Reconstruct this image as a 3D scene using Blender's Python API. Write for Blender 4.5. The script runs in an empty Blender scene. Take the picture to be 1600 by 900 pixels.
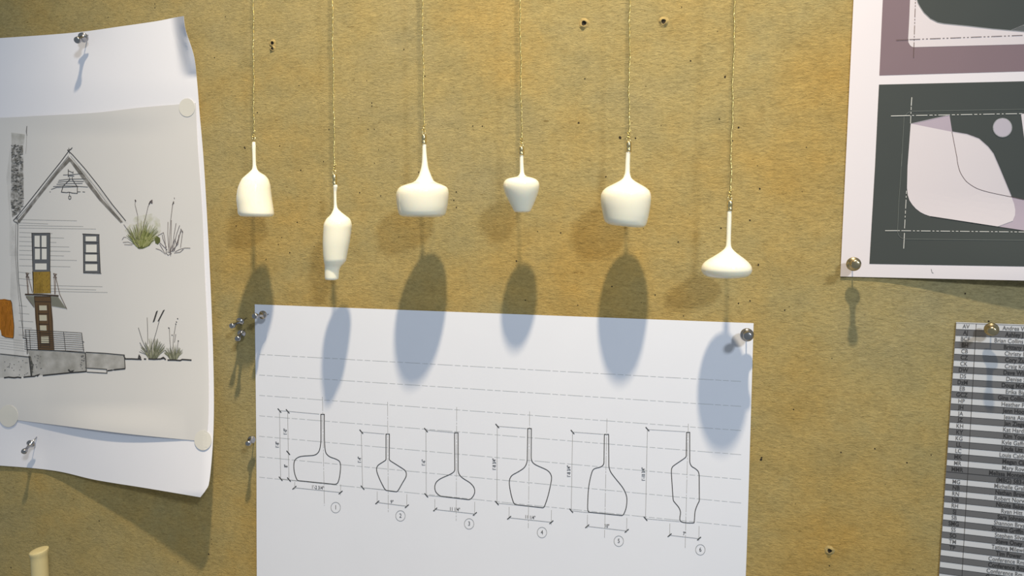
import bpy, bmesh, math, random
from mathutils import Vector, Matrix
random.seed(7)
SC = bpy.context.scene
COL = SC.collection

# ------------------------------------------------------------------ camera
F, YAW, PITCH, ROLL, D = 1150.0, 0.2745, 0.0665, 0.0023, 0.600
Z0 = 1.5
cy, sy, cp, sp = math.cos(YAW), math.sin(YAW), math.cos(PITCH), math.sin(PITCH)
FWD = Vector((-sy*cp, cy*cp, -sp))
R0 = Vector((cy, sy, 0)); U0 = R0.cross(FWD)
RT = math.cos(ROLL)*R0 + math.sin(ROLL)*U0
UP = -math.sin(ROLL)*R0 + math.cos(ROLL)*U0
CAM = Vector((0, 0, Z0)) - FWD*D
cam = bpy.data.cameras.new('camera'); co = bpy.data.objects.new('camera', cam); COL.objects.link(co)
cam.sensor_width = 36; cam.lens = F/1600*36; cam.clip_start = 0.01; cam.clip_end = 30
M = Matrix((RT, UP, -FWD)).transposed().to_4x4(); M.translation = CAM
co.matrix_world = M
SC.camera = co

def W(px, py, h=0.0):
    """point of the photograph on the plane a distance h in front of the board"""
    d = ((px-800)*RT - (py-450)*UP)/F + FWD
    t = (-h - CAM.y)/d.y
    return CAM + t*d

def cv(ox, oy, s, pts):
    return [(ox+x/s, oy+y/s) for x, y in pts]

# ------------------------------------------------------------------ materials
def lin(c):
    return tuple(((v/255)/12.92 if v/255 <= .04045 else ((v/255+.055)/1.055)**2.4) for v in c)
def newmat(name):
    m = bpy.data.materials.new(name); m.use_nodes = True
    nt = m.node_tree
    return m, nt, nt.nodes['Principled BSDF']
def simple(name, rgb, rough=.6, metal=0, noise=0.0, nscale=300, bump=0.0, **kw):
    m, nt, b = newmat(name)
    b.inputs['Roughness'].default_value = rough
    b.inputs['Metallic'].default_value = metal
    for k, v in kw.items():
        b.inputs[k.replace('_', ' ')].default_value = v
    c = lin(rgb)
    tc = nt.nodes.new('ShaderNodeTexCoord'); n = nt.nodes.new('ShaderNodeTexNoise')
    n.inputs['Scale'].default_value = nscale; n.inputs['Detail'].default_value = 4
    nt.links.new(tc.outputs['Object'], n.inputs['Vector'])
    mx = nt.nodes.new('ShaderNodeMix'); mx.data_type = 'RGBA'
    mx.inputs[6].default_value = (*[v*(1-noise) for v in c], 1)
    mx.inputs[7].default_value = (*[min(1, v*(1+noise)) for v in c], 1)
    nt.links.new(n.outputs['Fac'], mx.inputs[0]); nt.links.new(mx.outputs[2], b.inputs['Base Color'])
    if bump:
        bp = nt.nodes.new('ShaderNodeBump'); bp.inputs['Strength'].default_value = bump; bp.inputs['Distance'].default_value = .0005
        nt.links.new(n.outputs['Fac'], bp.inputs['Height']); nt.links.new(bp.outputs['Normal'], b.inputs['Normal'])
    return m

def board_material():
    m, nt, b = newmat('fibre_board')
    N, L = nt.nodes, nt.links
    tc = N.new('ShaderNodeTexCoord')
    def noise(sx, sz, detail=5, rough=.6, off=0, dist=0.0):
        mp = N.new('ShaderNodeMapping'); mp.inputs['Scale'].default_value = (sx, 1, sz); mp.inputs['Location'].default_value = (off, off*.7, off*1.3)
        L.new(tc.outputs['Object'], mp.inputs['Vector'])
        n = N.new('ShaderNodeTexNoise'); n.inputs['Scale'].default_value = 1; n.inputs['Detail'].default_value = detail
        n.inputs['Roughness'].default_value = rough; n.inputs['Distortion'].default_value = dist
        L.new(mp.outputs['Vector'], n.inputs['Vector']); return n.outputs['Fac']
    def ramp(fac, stops):
        r = N.new('ShaderNodeValToRGB'); L.new(fac, r.inputs['Fac'])
        while len(r.color_ramp.elements) < len(stops): r.color_ramp.elements.new(.5)
        for e, (p, c) in zip(r.color_ramp.elements, stops):
            e.position = p; e.color = (*c, 1) if len(c) == 3 else c
        return r.outputs['Color']
    def mix(f, a, bb, mode='MIX'):
        x = N.new('ShaderNodeMix'); x.data_type = 'RGBA'; x.blend_type = mode
        if isinstance(f, (int, float)): x.inputs[0].default_value = f
        else: L.new(f, x.inputs[0])
        L.new(a, x.inputs[6]); L.new(bb, x.inputs[7]); return x.outputs[2]
    big = noise(5.5, 5.5, 6, .62, 3.1)
    base = ramp(big, [(.30, lin((154, 144, 110))), (.46, lin((162, 147, 103))), (.60, lin((169, 145, 91))), (.74, lin((172, 139, 76)))])
    med = noise(38, 60, 5, .6, 9)
    fib = noise(170, 520, 6, .78, 1.3, .5)
    fine = noise(600, 1300, 3, .7, 5)
    c = mix(1.0, base, ramp(med, [(.25, (.86, .88, .90)), (.75, (1.10, 1.08, 1.04))]), 'MULTIPLY')
    c = mix(1.0, c, ramp(fib, [(.28, (.66, .65, .62)), (.5, (1, 1, 1)), (.72, (1.20, 1.20, 1.18))]), 'MULTIPLY')
    c = mix(1.0, c, ramp(fine, [(.25, (.82, .82, .80)), (.75, (1.13, 1.13, 1.13))]), 'MULTIPLY')
    # darker flecks of fibre
    fl = noise(90, 330, 3, .8, 21)
    c = mix(1.0, c, ramp(fl, [(.25, (.55, .5, .42)), (.33, (1, 1, 1))]), 'MULTIPLY')
    L.new(c, b.inputs['Base Color'])
    b.inputs['Roughness'].default_value = .92
    b.inputs['Specular IOR Level'].default_value = .15
    ad = N.new('ShaderNodeMath'); ad.operation = 'ADD'; L.new(fib, ad.inputs[0])
    mu = N.new('ShaderNodeMath'); mu.operation = 'MULTIPLY'; mu.inputs[1].default_value = .5; L.new(fine, mu.inputs[0]); L.new(mu.outputs[0], ad.inputs[1])
    ad2 = N.new('ShaderNodeMath'); ad2.operation = 'ADD'; L.new(ad.outputs[0], ad2.inputs[0]); L.new(med, ad2.inputs[1])
    bp = N.new('ShaderNodeBump'); bp.inputs['Strength'].default_value = .55; bp.inputs['Distance'].default_value = .0011
    L.new(ad2.outputs[0], bp.inputs['Height']); L.new(bp.outputs['Normal'], b.inputs['Normal'])
    return m

M_BOARD = board_material()
M_HOLE = simple('pinhole_dark', (38, 30, 18), .95)
M_TORN = simple('torn_fibre', (158, 139, 92), .95, noise=.3, nscale=900, bump=.6)
M_PAPER = simple('white_paper', (220, 224, 238), .75, noise=.015, nscale=40)
M_PAPER2 = simple('white_bond_paper', (228, 230, 243), .75, noise=.015, nscale=30)
M_TRACE = simple('tracing_paper', (210, 210, 214), .55, noise=.03, nscale=14)
M_POSTER = simple('poster_paper', (214, 209, 218), .6, noise=.02, nscale=20)
M_LIST = simple('list_paper', (198, 199, 205), .7, noise=.02, nscale=60)
M_DOT = simple('clear_sticker', (214, 213, 210), .3, noise=.01)
INK = {}
def ink(name, rgb, **kw):
    if name not in INK: INK[name] = simple('ink_'+name, rgb, .8, **kw)
    return INK[name]
def alphaink(name, rgb, alpha, nscale=0, lo=.3, hi=.7, stretch=(1, 1)):
    """a transparent wash / smudge of pencil or marker"""
    if name in INK: return INK[name]
    m, nt, b = newmat('wash_'+name)
    b.inputs['Base Color'].default_value = (*lin(rgb), 1); b.inputs['Roughness'].default_value = .8
    b.inputs['Alpha'].default_value = alpha
    if nscale:
        tc = nt.nodes.new('ShaderNodeTexCoord'); mp = nt.nodes.new('ShaderNodeMapping'); mp.inputs['Scale'].default_value = (nscale*stretch[0], 1, nscale*stretch[1])
        n = nt.nodes.new('ShaderNodeTexNoise'); n.inputs['Scale'].default_value = 1; n.inputs['Detail'].default_value = 5
        r = nt.nodes.new('ShaderNodeMapRange'); r.inputs['From Min'].default_value = lo; r.inputs['From Max'].default_value = hi
        r.inputs['To Max'].default_value = alpha
        nt.links.new(tc.outputs['Object'], mp.inputs['Vector']); nt.links.new(mp.outputs['Vector'], n.inputs['Vector'])
        nt.links.new(n.outputs['Fac'], r.inputs['Value']); nt.links.new(r.outputs['Result'], b.inputs['Alpha'])
    INK[name] = m; return m
M_GLASS = simple('opal_white_glass', (243, 240, 224), .09, noise=.01, nscale=60, Subsurface_Weight=.35, Subsurface_Scale=.006, IOR=1.5)
M_GLASS.node_tree.nodes['Principled BSDF'].inputs['Subsurface Radius'].default_value = (1, .85, .6)
M_GOLD = simple('gold_metal', (226, 208, 156), .25, 1, noise=.05, nscale=800)
M_CORD = simple('gold_thread', (226, 206, 140), .3, 1, noise=.2, nscale=900)
M_STEEL = simple('brushed_aluminium', (168, 168, 172), .22, 1, noise=.08, nscale=700, bump=.1)
M_BRASSY = simple('warm_metal', (186, 172, 140), .25, 1, noise=.08, nscale=700)
M_CREAM = simple('cream_plastic', (196, 183, 138), .6, noise=.04, nscale=200)
M_WOOD = simple('painted_rail', (190, 186, 176), .6, noise=.03, nscale=60)

# ------------------------------------------------------------------ object helpers
def link(name, me, mats, parent=None, smooth=False):
    for m in (mats if isinstance(mats, (list, tuple)) else [mats]): me.materials.append(m)
    o = bpy.data.objects.new(name, me); COL.objects.link(o)
    if parent is not None:
        o.parent = parent; o.matrix_parent_inverse = Matrix.Translation(-parent.location)
    if smooth:
        for p in me.polygons: p.use_smooth = True
    return o
def mesh(name, V, Fc, mats, parent=None, smooth=False, idx=None):
    me = bpy.data.meshes.new(name); me.from_pydata([tuple(v) for v in V], [], Fc)
    o = link(name, me, mats, parent, smooth)
    if idx:
        for p, i in zip(me.polygons, idx): p.material_index = i
    me.update(); return o
def thing(name, label, cat, loc, group=None):
    o = bpy.data.objects.new(name, None); COL.objects.link(o); o.location = loc; o.empty_display_size = .01
    o['label'] = label; o['category'] = cat
    if group: o['group'] = group
    return o
def struct(o): o['kind'] = 'structure'; return o

class Ink:
    """strokes and fills printed on a sheet; h(px,py) is the sheet's height off the board"""
    def __init__(s, h): s.h = h; s.V = []; s.F = []; s.I = []; s.mats = []; s.layer = 1
    def mi(s, m):
        if m not in s.mats: s.mats.append(m)
        return s.mats.index(m)
    def P(s, p): return W(p[0], p[1], s.h(p[0], p[1]) + .00010*s.layer)
    def stroke(s, pts, w, m, closed=False, taper=False):
        pts = [Vector(p) for p in pts]
        if closed: pts = pts + [pts[0]]
        q = [pts[0]]
        for a, b in zip(pts, pts[1:]):
            n = max(1, int((b-a).length/7))
            for i in range(1, n+1): q.append(a.lerp(b, i/n))
        L = []
        for i, p in enumerate(q):
            if closed and i in (0, len(q)-1): t1 = (q[1]-q[0]); t0 = (q[-1]-q[-2])
            else: t1 = q[min(i+1, len(q)-1)]-p; t0 = p-q[max(i-1, 0)]
            if t1.length < 1e-6: t1 = t0
            if t0.length < 1e-6: t0 = t1
            t1 = t1.normalized(); t0 = t0.normalized(); t = (t0+t1)
            t = t.normalized() if t.length > 1e-3 else t1
            k = 1/max(.5, t.dot(t1))
            ww = w*(1-.75*i/(len(q)-1)) if taper else w
            n = Vector((-t.y, t.x))*ww*.5*k
            L.append((p+n, p-n))
        b0 = len(s.V)
        for a, b in L: s.V += [s.P(a), s.P(b)]
        k = s.mi(m)
        for i in range(len(L)-1):
            s.F.append((b0+2*i, b0+2*i+1, b0+2*i+3, b0+2*i+2)); s.I.append(k)
    def dash(s, a, b, w, m, pat=(9, 3)):
        a, b = Vector(a), Vector(b); L = (b-a).length; t = 0; i = 0
        while t < L:
            e = min(L, t+pat[i % len(pat)])
            if i % 2 == 0: s.stroke([a.lerp(b, t/L), a.lerp(b, e/L)], w, m)
            t = e; i += 1
    def fill(s, pts, m, step=9):
        bm = bmesh.new(); f = bm.faces.new([bm.verts.new((x, y, 0)) for x, y in pts])
        bmesh.ops.triangulate(bm, faces=[f])
        for _ in range(7):
            e = [x for x in bm.edges if x.calc_length() > step]
            if not e: break
            bmesh.ops.subdivide_edges(bm, edges=e, cuts=1)
            bmesh.ops.triangulate(bm, faces=bm.faces[:])
        b0 = len(s.V); k = s.mi(m)
        bm.verts.index_update()
        for v in bm.verts: s.V.append(s.P((v.co.x, v.co.y)))
        for g in bm.faces: s.F.append([b0+v.index for v in g.verts]); s.I.append(k)
        bm.free()
    def circle(s, c, r, w, m, ry=None, n=28):
        ry = ry or r
        s.stroke([(c[0]+r*math.cos(i*2*math.pi/n), c[1]+ry*math.sin(i*2*math.pi/n)) for i in range(n)], w, m, closed=True)
    def disc(s, c, r, m, ry=None, n=28):
        ry = ry or r
        s.fill([(c[0]+r*math.cos(i*2*math.pi/n), c[1]+ry*math.sin(i*2*math.pi/n)) for i in range(n)], m)
    def text(s, t, c, size, m, ux=(1, 0), up=None, sx=.8, align='CENTER', bold=0.0):
        cu = bpy.data.curves.new('t', 'FONT'); cu.body = t; cu.size = 1; cu.align_x = align; cu.align_y = 'CENTER'; cu.offset = bold
        cu.resolution_u = 3
        o = bpy.data.objects.new('t', cu); me = bpy.data.meshes.new_from_object(o)
        ux = Vector(ux).normalized(); up = Vector(up) if up else Vector((ux.y, -ux.x))
        b0 = len(s.V); k = s.mi(m)
        for v in me.vertices:
            p = Vector(c) + ux*(v.co.x*size*sx) + up*(v.co.y*size); s.V.append(s.P(p))
        for f in me.polygons: s.F.append([b0+i for i in f.vertices]); s.I.append(k)
        bpy.data.objects.remove(o); bpy.data.meshes.remove(me); bpy.data.curves.remove(cu)
    def build(s, name, parent, label=None):
        o = mesh(name, s.V, s.F, s.mats, parent, idx=s.I)
        if label: o['label'] = label
        return o

def sheet(name, quad, h, nx, ny, mat, parent=None, thick=.00018, left=None, right=None, top=None, bottom=None):
    """a sheet of paper: four edge curves in photograph pixels blended (Coons), lifted off the board by h"""
    TL, TR, BR, BL = [Vector(q) for q in quad]
    def curve(pts, a, b):
        if not pts: return lambda t: a.lerp(b, t)
        P = [a]+[Vector(p) for p in pts]+[b]
        L = [0]
        for p, q in zip(P, P[1:]): L.append(L[-1]+(q-p).length)
        def f(t):
            x = t*L[-1]
            for i in range(len(P)-1):
                if x <= L[i+1] or i == len(P)-2:
                    u = (x-L[i])/(L[i+1]-L[i])
                    p0 = P[max(i-1, 0)]; p3 = P[min(i+2, len(P)-1)]; p1, p2 = P[i], P[i+1]
                    m1 = (p2-p0)*.5 if i > 0 else p2-p1
                    m2 = (p3-p1)*.5 if i+2 < len(P) else p2-p1
                    return (2*u**3-3*u*u+1)*p1+(u**3-2*u*u+u)*m1+(3*u*u-2*u**3)*p2+(u**3-u*u)*m2
        return f
    ft, fb, fl, fr = curve(top, TL, TR), curve(bottom, BL, BR), curve(left, TL, BL), curve(right, TR, BR)
    V = []; Fc = []; SM = []
    def pt(i, j, back=0.):
        u, v = i/nx, j/ny
        p = (1-v)*ft(u)+v*fb(u)+(1-u)*fl(v)+u*fr(v)-((1-u)*(1-v)*TL+u*(1-v)*TR+u*v*BR+(1-u)*v*BL)
        q = W(p.x, p.y, h(p.x, p.y)); q.y += back; return q
    for back in (0., thick):                      # front and back face of the paper
        b0 = len(V)
        V += [pt(i, j, back) for j in range(ny+1) for i in range(nx+1)]
        for j in range(ny):
            for i in range(nx):
                a = b0+j*(nx+1)+i; f = (a, a+nx+1, a+nx+2, a+1)
                Fc.append(f if not back else f[::-1]); SM.append(True)
    ring = [(i, 0) for i in range(nx)]+[(nx, j) for j in range(ny)]+[(i, ny) for i in range(nx, 0, -1)]+[(0, j) for j in range(ny, 0, -1)]
    b0 = len(V); n = len(ring)
    V += [pt(i, j) for i, j in ring]+[pt(i, j, thick) for i, j in ring]
    for k in range(n): Fc.append((b0+k, b0+(k+1) % n, b0+n+(k+1) % n, b0+n+k)); SM.append(False)
    o = mesh(name, V, Fc, mat, parent)
    for p, f in zip(o.data.polygons, SM): p.use_smooth = f
    return o
def cl(x, a=0., b=1.): return max(a, min(b, x))
def sm(x): x = cl(x); return x*x*(3-2*x)

# ------------------------------------------------------------------ the board wall with its pinholes
def wall():
    x0, x1, z0, z1 = -1.25, 1.15, .95, 2.35
    nx, nz = 4, 4
    V = [(x0+(x1-x0)*i/nx, 0, z0+(z1-z0)*j/nz) for j in range(nz+1) for i in range(nx+1)]
    Fc = [(j*(nx+1)+i, j*(nx+1)+i+1, (j+1)*(nx+1)+i+1, (j+1)*(nx+1)+i) for j in range(nz) for i in range(nx)]
    I = [0]*len(Fc)
    b = len(V); T = .02   # back and edges of the panel
    V += [(x0, 0, z0), (x1, 0, z0), (x1, 0, z1), (x0, 0, z1), (x0, T, z0), (x1, T, z0), (x1, T, z1), (x0, T, z1)]
    Fc += [(b+4, b+7, b+6, b+5), (b, b+4, b+5, b+1), (b+1, b+5, b+6, b+2), (b+2, b+6, b+7, b+3), (b+3, b+7, b+4, b)]; I += [0]*5
    holes = [(467,134,1),(573,126,.8),(581,161,1.1),(581,166,1.1),(575,202,.9),(585,202,1),(631,77,1),(664,119,1.1),(402,176,1.2),(514,202,1),
      (1065,11,1),(914,123,1),(1133,120,1.5),(1124,186,1.2),(1154,199,1.4),(1079,95,1.3),(1009,135,.8),(904,192,1.5),(437,228,1.2),(470,266,1.6),(382,230,1.6),
      (562,301,1.2),(505.6,252.5,1.1),(464.5,347,1.3),(435,382,1.2),(440,371,1),(452.7,395,1.3),(491,385,1),(415.6,405,1),(369,353,1.2),(585,255,.9),
      (594.7,306,1),(591.6,234,.8),(654,269,1),(738.7,197,1.1),(753.6,197,1.1),(713,300,1.3),(709,313,1.2),(713,324,1.1),(840,361.6,1),(876,364,1.1),(623,370,.8),
      (946.7,276,1),(993,216,1.3),(1144.6,220,1.1),(1187,295,1.2),(1171.7,344,1.2),(1126.6,356.5,1.2),(1059.6,378,1.2),(1185,413.7,1.3),(956,447.6,1.3),
      (1033,196,.8),(1023.7,461,1.1),(903,476.7,.9),(821,469,1),(1154,474,1.1),(1172,470,1.1),(1226,484.7,1.2),(1068,493.7,1),(1189,718,1.8),(1190,715,1.3),
      (1314,706.7,1.1),(1367,701,1.1),(1417,723,1.1),(1455,711,.9),(1508,458.8,1),(1544.6,502,1.4),(155,814,1.3),(115,780,1.1),(330,843,1.1),(331,850,.9),
      (326,866,1.5),(278,878,1.1),(17,887,1.3),(352,26,1),(335,90,1.1),(242,6,1.1),(242,12,1.1),(169,27,1),(968.8,215,2.2),(807,408,1.3),(383,232,1.1),(1240,640,1),(1300,560,.8),(1260,230,.9),(1296,884,1)]
    for _ in range(70):
        holes.append((random.uniform(330, 1500), random.uniform(0, 900), random.uniform(.35, .7)))
    for px, py, r in holes:
        b = len(V); n = 7; ph = random.random()*6
        rr = r*.00050
        c = W(px, py, .00012)
        for i in range(n):
            a = i*2*math.pi/n+ph; k = rr*random.uniform(.75, 1.3)
            V.append((c.x+k*math.cos(a), c.y, c.z+k*math.sin(a)))
        Fc.append(tuple(range(b, b+n))[::-1] if False else tuple(range(b, b+n))); I.append(1)
    return struct(mesh('wall_back', V, Fc, [M_BOARD, M_HOLE], idx=I))
WALL = wall()

def screw_hole(px, py, r, deep=True):
    """torn rim of fibre pushed out round an old hole"""
    c = W(px, py, 0); n = 20; V = []; Fc = []; I = []
    prof = [(2.0, .00005), (1.5, .0005), (1.1, .0011), (.85, .0010), (.68, .0004), (.02, .00022)]
    for k, (q, h) in enumerate(prof):
        for i in range(n):
            a = i*2*math.pi/n; j = 1+.06*math.sin(3*a+px)+.05*math.sin(7*a)
            hh = h*(1+.4*math.sin(2*a+py)) if 0 < k < 4 else h
            V.append((c.x+r*q*j*math.cos(a), -hh, c.z+r*q*j*math.sin(a)))
    for k in range(len(prof)-1):
        for i in range(n):
            Fc.append((k*n+i, k*n+(i+1) % n, (k+1)*n+(i+1) % n, (k+1)*n+i)); I.append(0 if k < 3 else 1)
    o = mesh('torn_hole', V, Fc, [M_TORN, M_HOLE], WALL, smooth=True, idx=I)
    return o
for a in [(912.5, 37, .0022), (1037, 34, .0020), (1296, 860, .0018), (426, 68, .0018), (426, 76, .0015)]: screw_hole(*a)

# ------------------------------------------------------------------ rails above and below the frame
def rail(name, z0, z1, y):
    V = [(-1.2, 0, z0), (1.1, 0, z0), (1.1, 0, z1), (-1.2, 0, z1), (-1.2, -y, z0), (1.1, -y, z0), (1.1, -y, z1), (-1.2, -y, z1)]
    Fc = [(0, 4, 5, 1), (1, 5, 6, 2), (2, 6, 7, 3), (3, 7, 4, 0), (4, 7, 6, 5), (0, 1, 2, 3)]
    o = struct(mesh(name, V, Fc, M_WOOD)); md = o.modifiers.new('b', 'BEVEL'); md.width = .002; md.segments = 2
    return o
RAILZ = 2.12
rail('trim_1', RAILZ, RAILZ+.022, .066)
LEDGEZ = 1.12
rail('trim_2', LEDGEZ-.02, LEDGEZ, .085)

# ------------------------------------------------------------------ hanging pendants
PEND = [
 dict(o=(340,180), s=3.2125, str=(395.5, 398), d=.042, cap=(396.6, 217, 223), small=True,
   label='leftmost hanging white glass pendant, flat-bottomed with a sloping left shoulder',
   rows=[(135,174,190),(150,172,192),(200,174,192),(250,175,194),(272,172,200),(285,160,212),(300,143,238),(320,122,256),(350,107,266),(380,98,270),(420,94,275),(460,98,281),(490,101,285),(500,105,284),(508,114,276),(511,130,262)]),
 dict(o=(340,180), s=3.2125, str=(519, 521.5), d=.041, cap=(522.5, 272, 287), small=False,
   label='tall narrow white glass pendant with a stepped foot, second from the left',
   rows=[(345,580,597),(356,580,603),(366,581,601),(385,582,597),(440,583,598),(465,582,602),(480,577,615),(500,566,640),(520,546,665),(545,533,674),(570,530,673),(640,527,664),(700,529,652),(730,532,646),(745,535,634),(758,537,621),(775,537,613),(800,537,610),(818,538,608),(824,541,604),(827,552,594)]),
 dict(o=(580,180), s=4.5, str=(659.5, 661), d=.0415, cap=(662.3, 210, 223), small=False,
   label='wide drum-shaped white glass pendant with a flared neck, third from the left',
   rows=[(195,360,386),(260,359,389),(330,356,396),(380,348,405),(430,332,425),(460,312,440),(475,288,465),(488,245,500),(503,208,530),(520,188,542),(550,176,547),(600,176,543),(650,183,536),(685,190,527),(702,199,516),(713,222,492),(717,262,455)]),
 dict(o=(580,180), s=4.5, str=(812.5, 815), d=.040, cap=(814.8, 229, 240), small=False,
   label='smallest white glass pendant, tapering to a narrow flat foot, right of the drum-shaped one',
   rows=[(268,1045,1070),(340,1045,1071),(400,1045,1075),(418,1040,1080),(430,1026,1095),(438,995,1126),(448,955,1155),(465,936,1175),(490,928,1183),(530,934,1178),(580,954,1162),(630,979,1142),(660,995,1128),(674,1003,1120),(681,1012,1110),(684,1030,1092)]),
 dict(o=(900,180), s=3.2133, str=(984, 981), d=.037, cap=(982.3, 221, 235), small=False,
   label='broad-shouldered white glass pendant with a tilted base, second from the right',
   rows=[(172,252,273),(230,248,271),(290,245,271),(315,236,278),(328,220,292),(345,188,320),(362,155,350),(380,135,370),(405,124,377),(450,124,373),(500,132,364),(530,138,356),(546,146,348),(557,168,330),(560,195,305)], tilt=.10),
 dict(o=(900,180), s=3.2133, str=(1148, 1141), d=.039, cap=(1140.5, 313, 327), small=False,
   label='flat onion-shaped white glass pendant on a long stem, rightmost and lowest hanging',
   rows=[(468,760,782),(550,757,780),(620,755,778),(655,752,779),(670,745,785),(690,720,805),(710,688,832),(725,662,852),(740,642,868),(758,630,881),(780,627,884),(798,637,875),(811,655,857),(818,690,820),(820,720,790)]),
]
def catmull_rows(rows, sub=3):
    out = []
    for i in range(len(rows)-1):
        r0, r1, r2, r3 = rows[max(i-1, 0)], rows[i], rows[i+1], rows[min(i+2, len(rows)-1)]
        for k in range(sub):
            t = k/sub
            out.append(tuple(r1[j]*(1-t)+r2[j]*t if j == 0 else
              .5*(2*r1[j]+(r2[j]-r0[j])*t+(2*r0[j]-5*r1[j]+4*r2[j]-r3[j])*t*t+(3*r1[j]-r0[j]-3*r2[j]+r3[j])*t**3) for j in range(3)))
    out.append(rows[-1]); return out
def tube(V, Fc, path, r, n=8, caps=True):
    b0 = len(V); N = len(path)
    for i, p in enumerate(path):
        p = Vector(p); t = (Vector(path[min(i+1, N-1)])-Vector(path[max(i-1, 0)])).normalized()
        a = Vector((0, 1, 0)) if abs(t.y) < .9 else Vector((1, 0, 0))
        u = t.cross(a).normalized(); v = t.cross(u)
        rr = r[i] if isinstance(r, (list, tuple)) else r
        for k in range(n):
            q = 2*math.pi*k/n; V.append(p+u*rr*math.cos(q)+v*rr*math.sin(q))
    for i in range(N-1):
        for k in range(n):
            Fc.append((b0+i*n+k, b0+i*n+(k+1) % n, b0+(i+1)*n+(k+1) % n, b0+(i+1)*n+k))
    if caps:
        Fc.append(tuple(b0+k for k in range(n))[::-1]); Fc.append(tuple(b0+(N-1)*n+k for k in range(n)))
def lathe(prof, centre, axis, n=24):
    """prof: (distance along axis, radius)"""
    axis = Vector(axis).normalized(); a = Vector((0, 0, 1)) if abs(axis.z) < .9 else Vector((1, 0, 0))
    u = axis.cross(a).normalized(); v = axis.cross(u); V = []; Fc = []
    for s_, r in prof:
        for k in range(n):
            q = 2*math.pi*k/n; V.append(Vector(centre)+axis*s_+u*r*math.cos(q)+v*r*math.sin(q))
    for i in range(len(prof)-1):
        for k in range(n): Fc.append((i*n+k, i*n+(k+1) % n, (i+1)*n+(k+1) % n, (i+1)*n+k))
    Fc.append(tuple(range(n))[::-1]); Fc.append(tuple((len(prof)-1)*n+k for k in range(n)))
    return V, Fc

for P in PEND:
    d = P['d']; rows = catmull_rows(P['rows']); n = 48
    ox, oy = P['o']; s = P['s']
    cx, ctop, cbot = P['cap']
    base = W(cx, cbot, d)
    T = thing('pendant', P['label'], 'hanging ornament', base, 'small white glass pendants hanging from gold threads')
    V = []; Fc = []
    for y, xl, xr in rows:
        px0, px1, py = ox+xl/s, ox+xr/s, oy+y/s
        c = W((px0+px1)/2, py, d); hw = (W(px1, py, d)-W(px0, py, d)).length/2
        al = math.atan2(abs(c.x-CAM.x), c.y-CAM.y); r = hw*math.cos(al)
        k_t = P.get('tilt', 0)*sm((y-300)/260.)
        for k in range(n):
            q = 2*math.pi*k/n
            V.append(c+Vector((r*math.cos(q), r*math.sin(q), -k_t*r*math.cos(q))))
    R_ = len(rows)
    for i in range(R_-1):
        for k in range(n): Fc.append((i*n+k, (i+1)*n+k, (i+1)*n+(k+1) % n, i*n+(k+1) % n))
    Fc.append(tuple(range(n))); Fc.append(tuple((R_-1)*n+k for k in range(n))[::-1])
    mesh('glass_body', V, Fc, M_GLASS, T, smooth=True)
    # gold crimp cap with an eye, or a plain wire loop
    top = W(cx, ctop, d); L = (top-base).length
    r = .0013 if P['small'] else .0020
    if not P['small']:
        V, Fc = lathe([(-.0012, r*.9), (-.0008, r), (L*.2, r), (L*.24, r*.86), (L*.3, r), (L*.86, r), (L*.95, r*.8), (L, r*.35)], base, (0, 0, 1))
        mesh('crimp_cap', V, Fc, M_GOLD, T, smooth=True)
    else:
        V, Fc = [], []
        tube(V, Fc, [base+Vector((r*1.2*math.cos(a*.5), r*.6*math.sin(a*.5), .0004*a-.001)) for a in range(26)], .00035, 6)
        mesh('wire_wrap', V, Fc, M_GOLD, T, smooth=True)
        top = base+Vector((0, 0, .0018))
    V, Fc = [], []
    lr = .0013; lc = top+Vector((0, 0, lr*1.1))
    tube(V, Fc, [lc+Vector((lr*math.cos(a*2*math.pi/20), lr*.35*math.sin(a*2*math.pi/20), lr*1.4*math.sin(a*2*math.pi/20))) for a in range(21)], .00032, 6, caps=False)
    mesh('loop', V, Fc, M_GOLD, T, smooth=True)
    # twisted gold thread up to the rail: two strands wound round each other, with a knot just above the eye
    t0 = lc+Vector((0, 0, lr*1.2)); topx = W(P['str'][0], 0, d).x
    z_f = W(P['str'][0], 0, d).z
    slope = (topx-t0.x)/(z_f-t0.z)
    slope = cl(slope, -.03, .03)
    V, Fc = [], []
    for ph in (0, math.pi):
        path = []; z = t0.z-.001; pitch = .0105
        while z < RAILZ+.0005:
            a = 2*math.pi*(z-t0.z)/pitch+ph; wob = .0003*math.sin(z*140)+.0002*math.sin(z*377)
            path.append((t0.x+slope*(z-t0.z)+.00036*math.cos(a)+wob, t0.y+.00036*math.sin(a), z)); z += pitch/12
        tube(V, Fc, path, .00034, 6)
    mesh('thread', V, Fc, M_CORD, T, smooth=True)
    V, Fc = [], []
    kc = t0+Vector((0, 0, .0008))
    tube(V, Fc, [kc+Vector((.0007*math.sin(2*a), .0006*math.cos(3*a), .0020*math.sin(a)+.001)) for a in [i*2*math.pi/40 for i in range(41)]], .00030, 5, caps=False)
    tube(V, Fc, [kc+Vector((.0002, -.0003, .002)), kc+Vector((.0012, -.0008, .0034)), kc+Vector((.0022, -.0006, .0039))], .00026, 5)
    mesh('knot', V, Fc, M_CORD, T, smooth=True)

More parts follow.
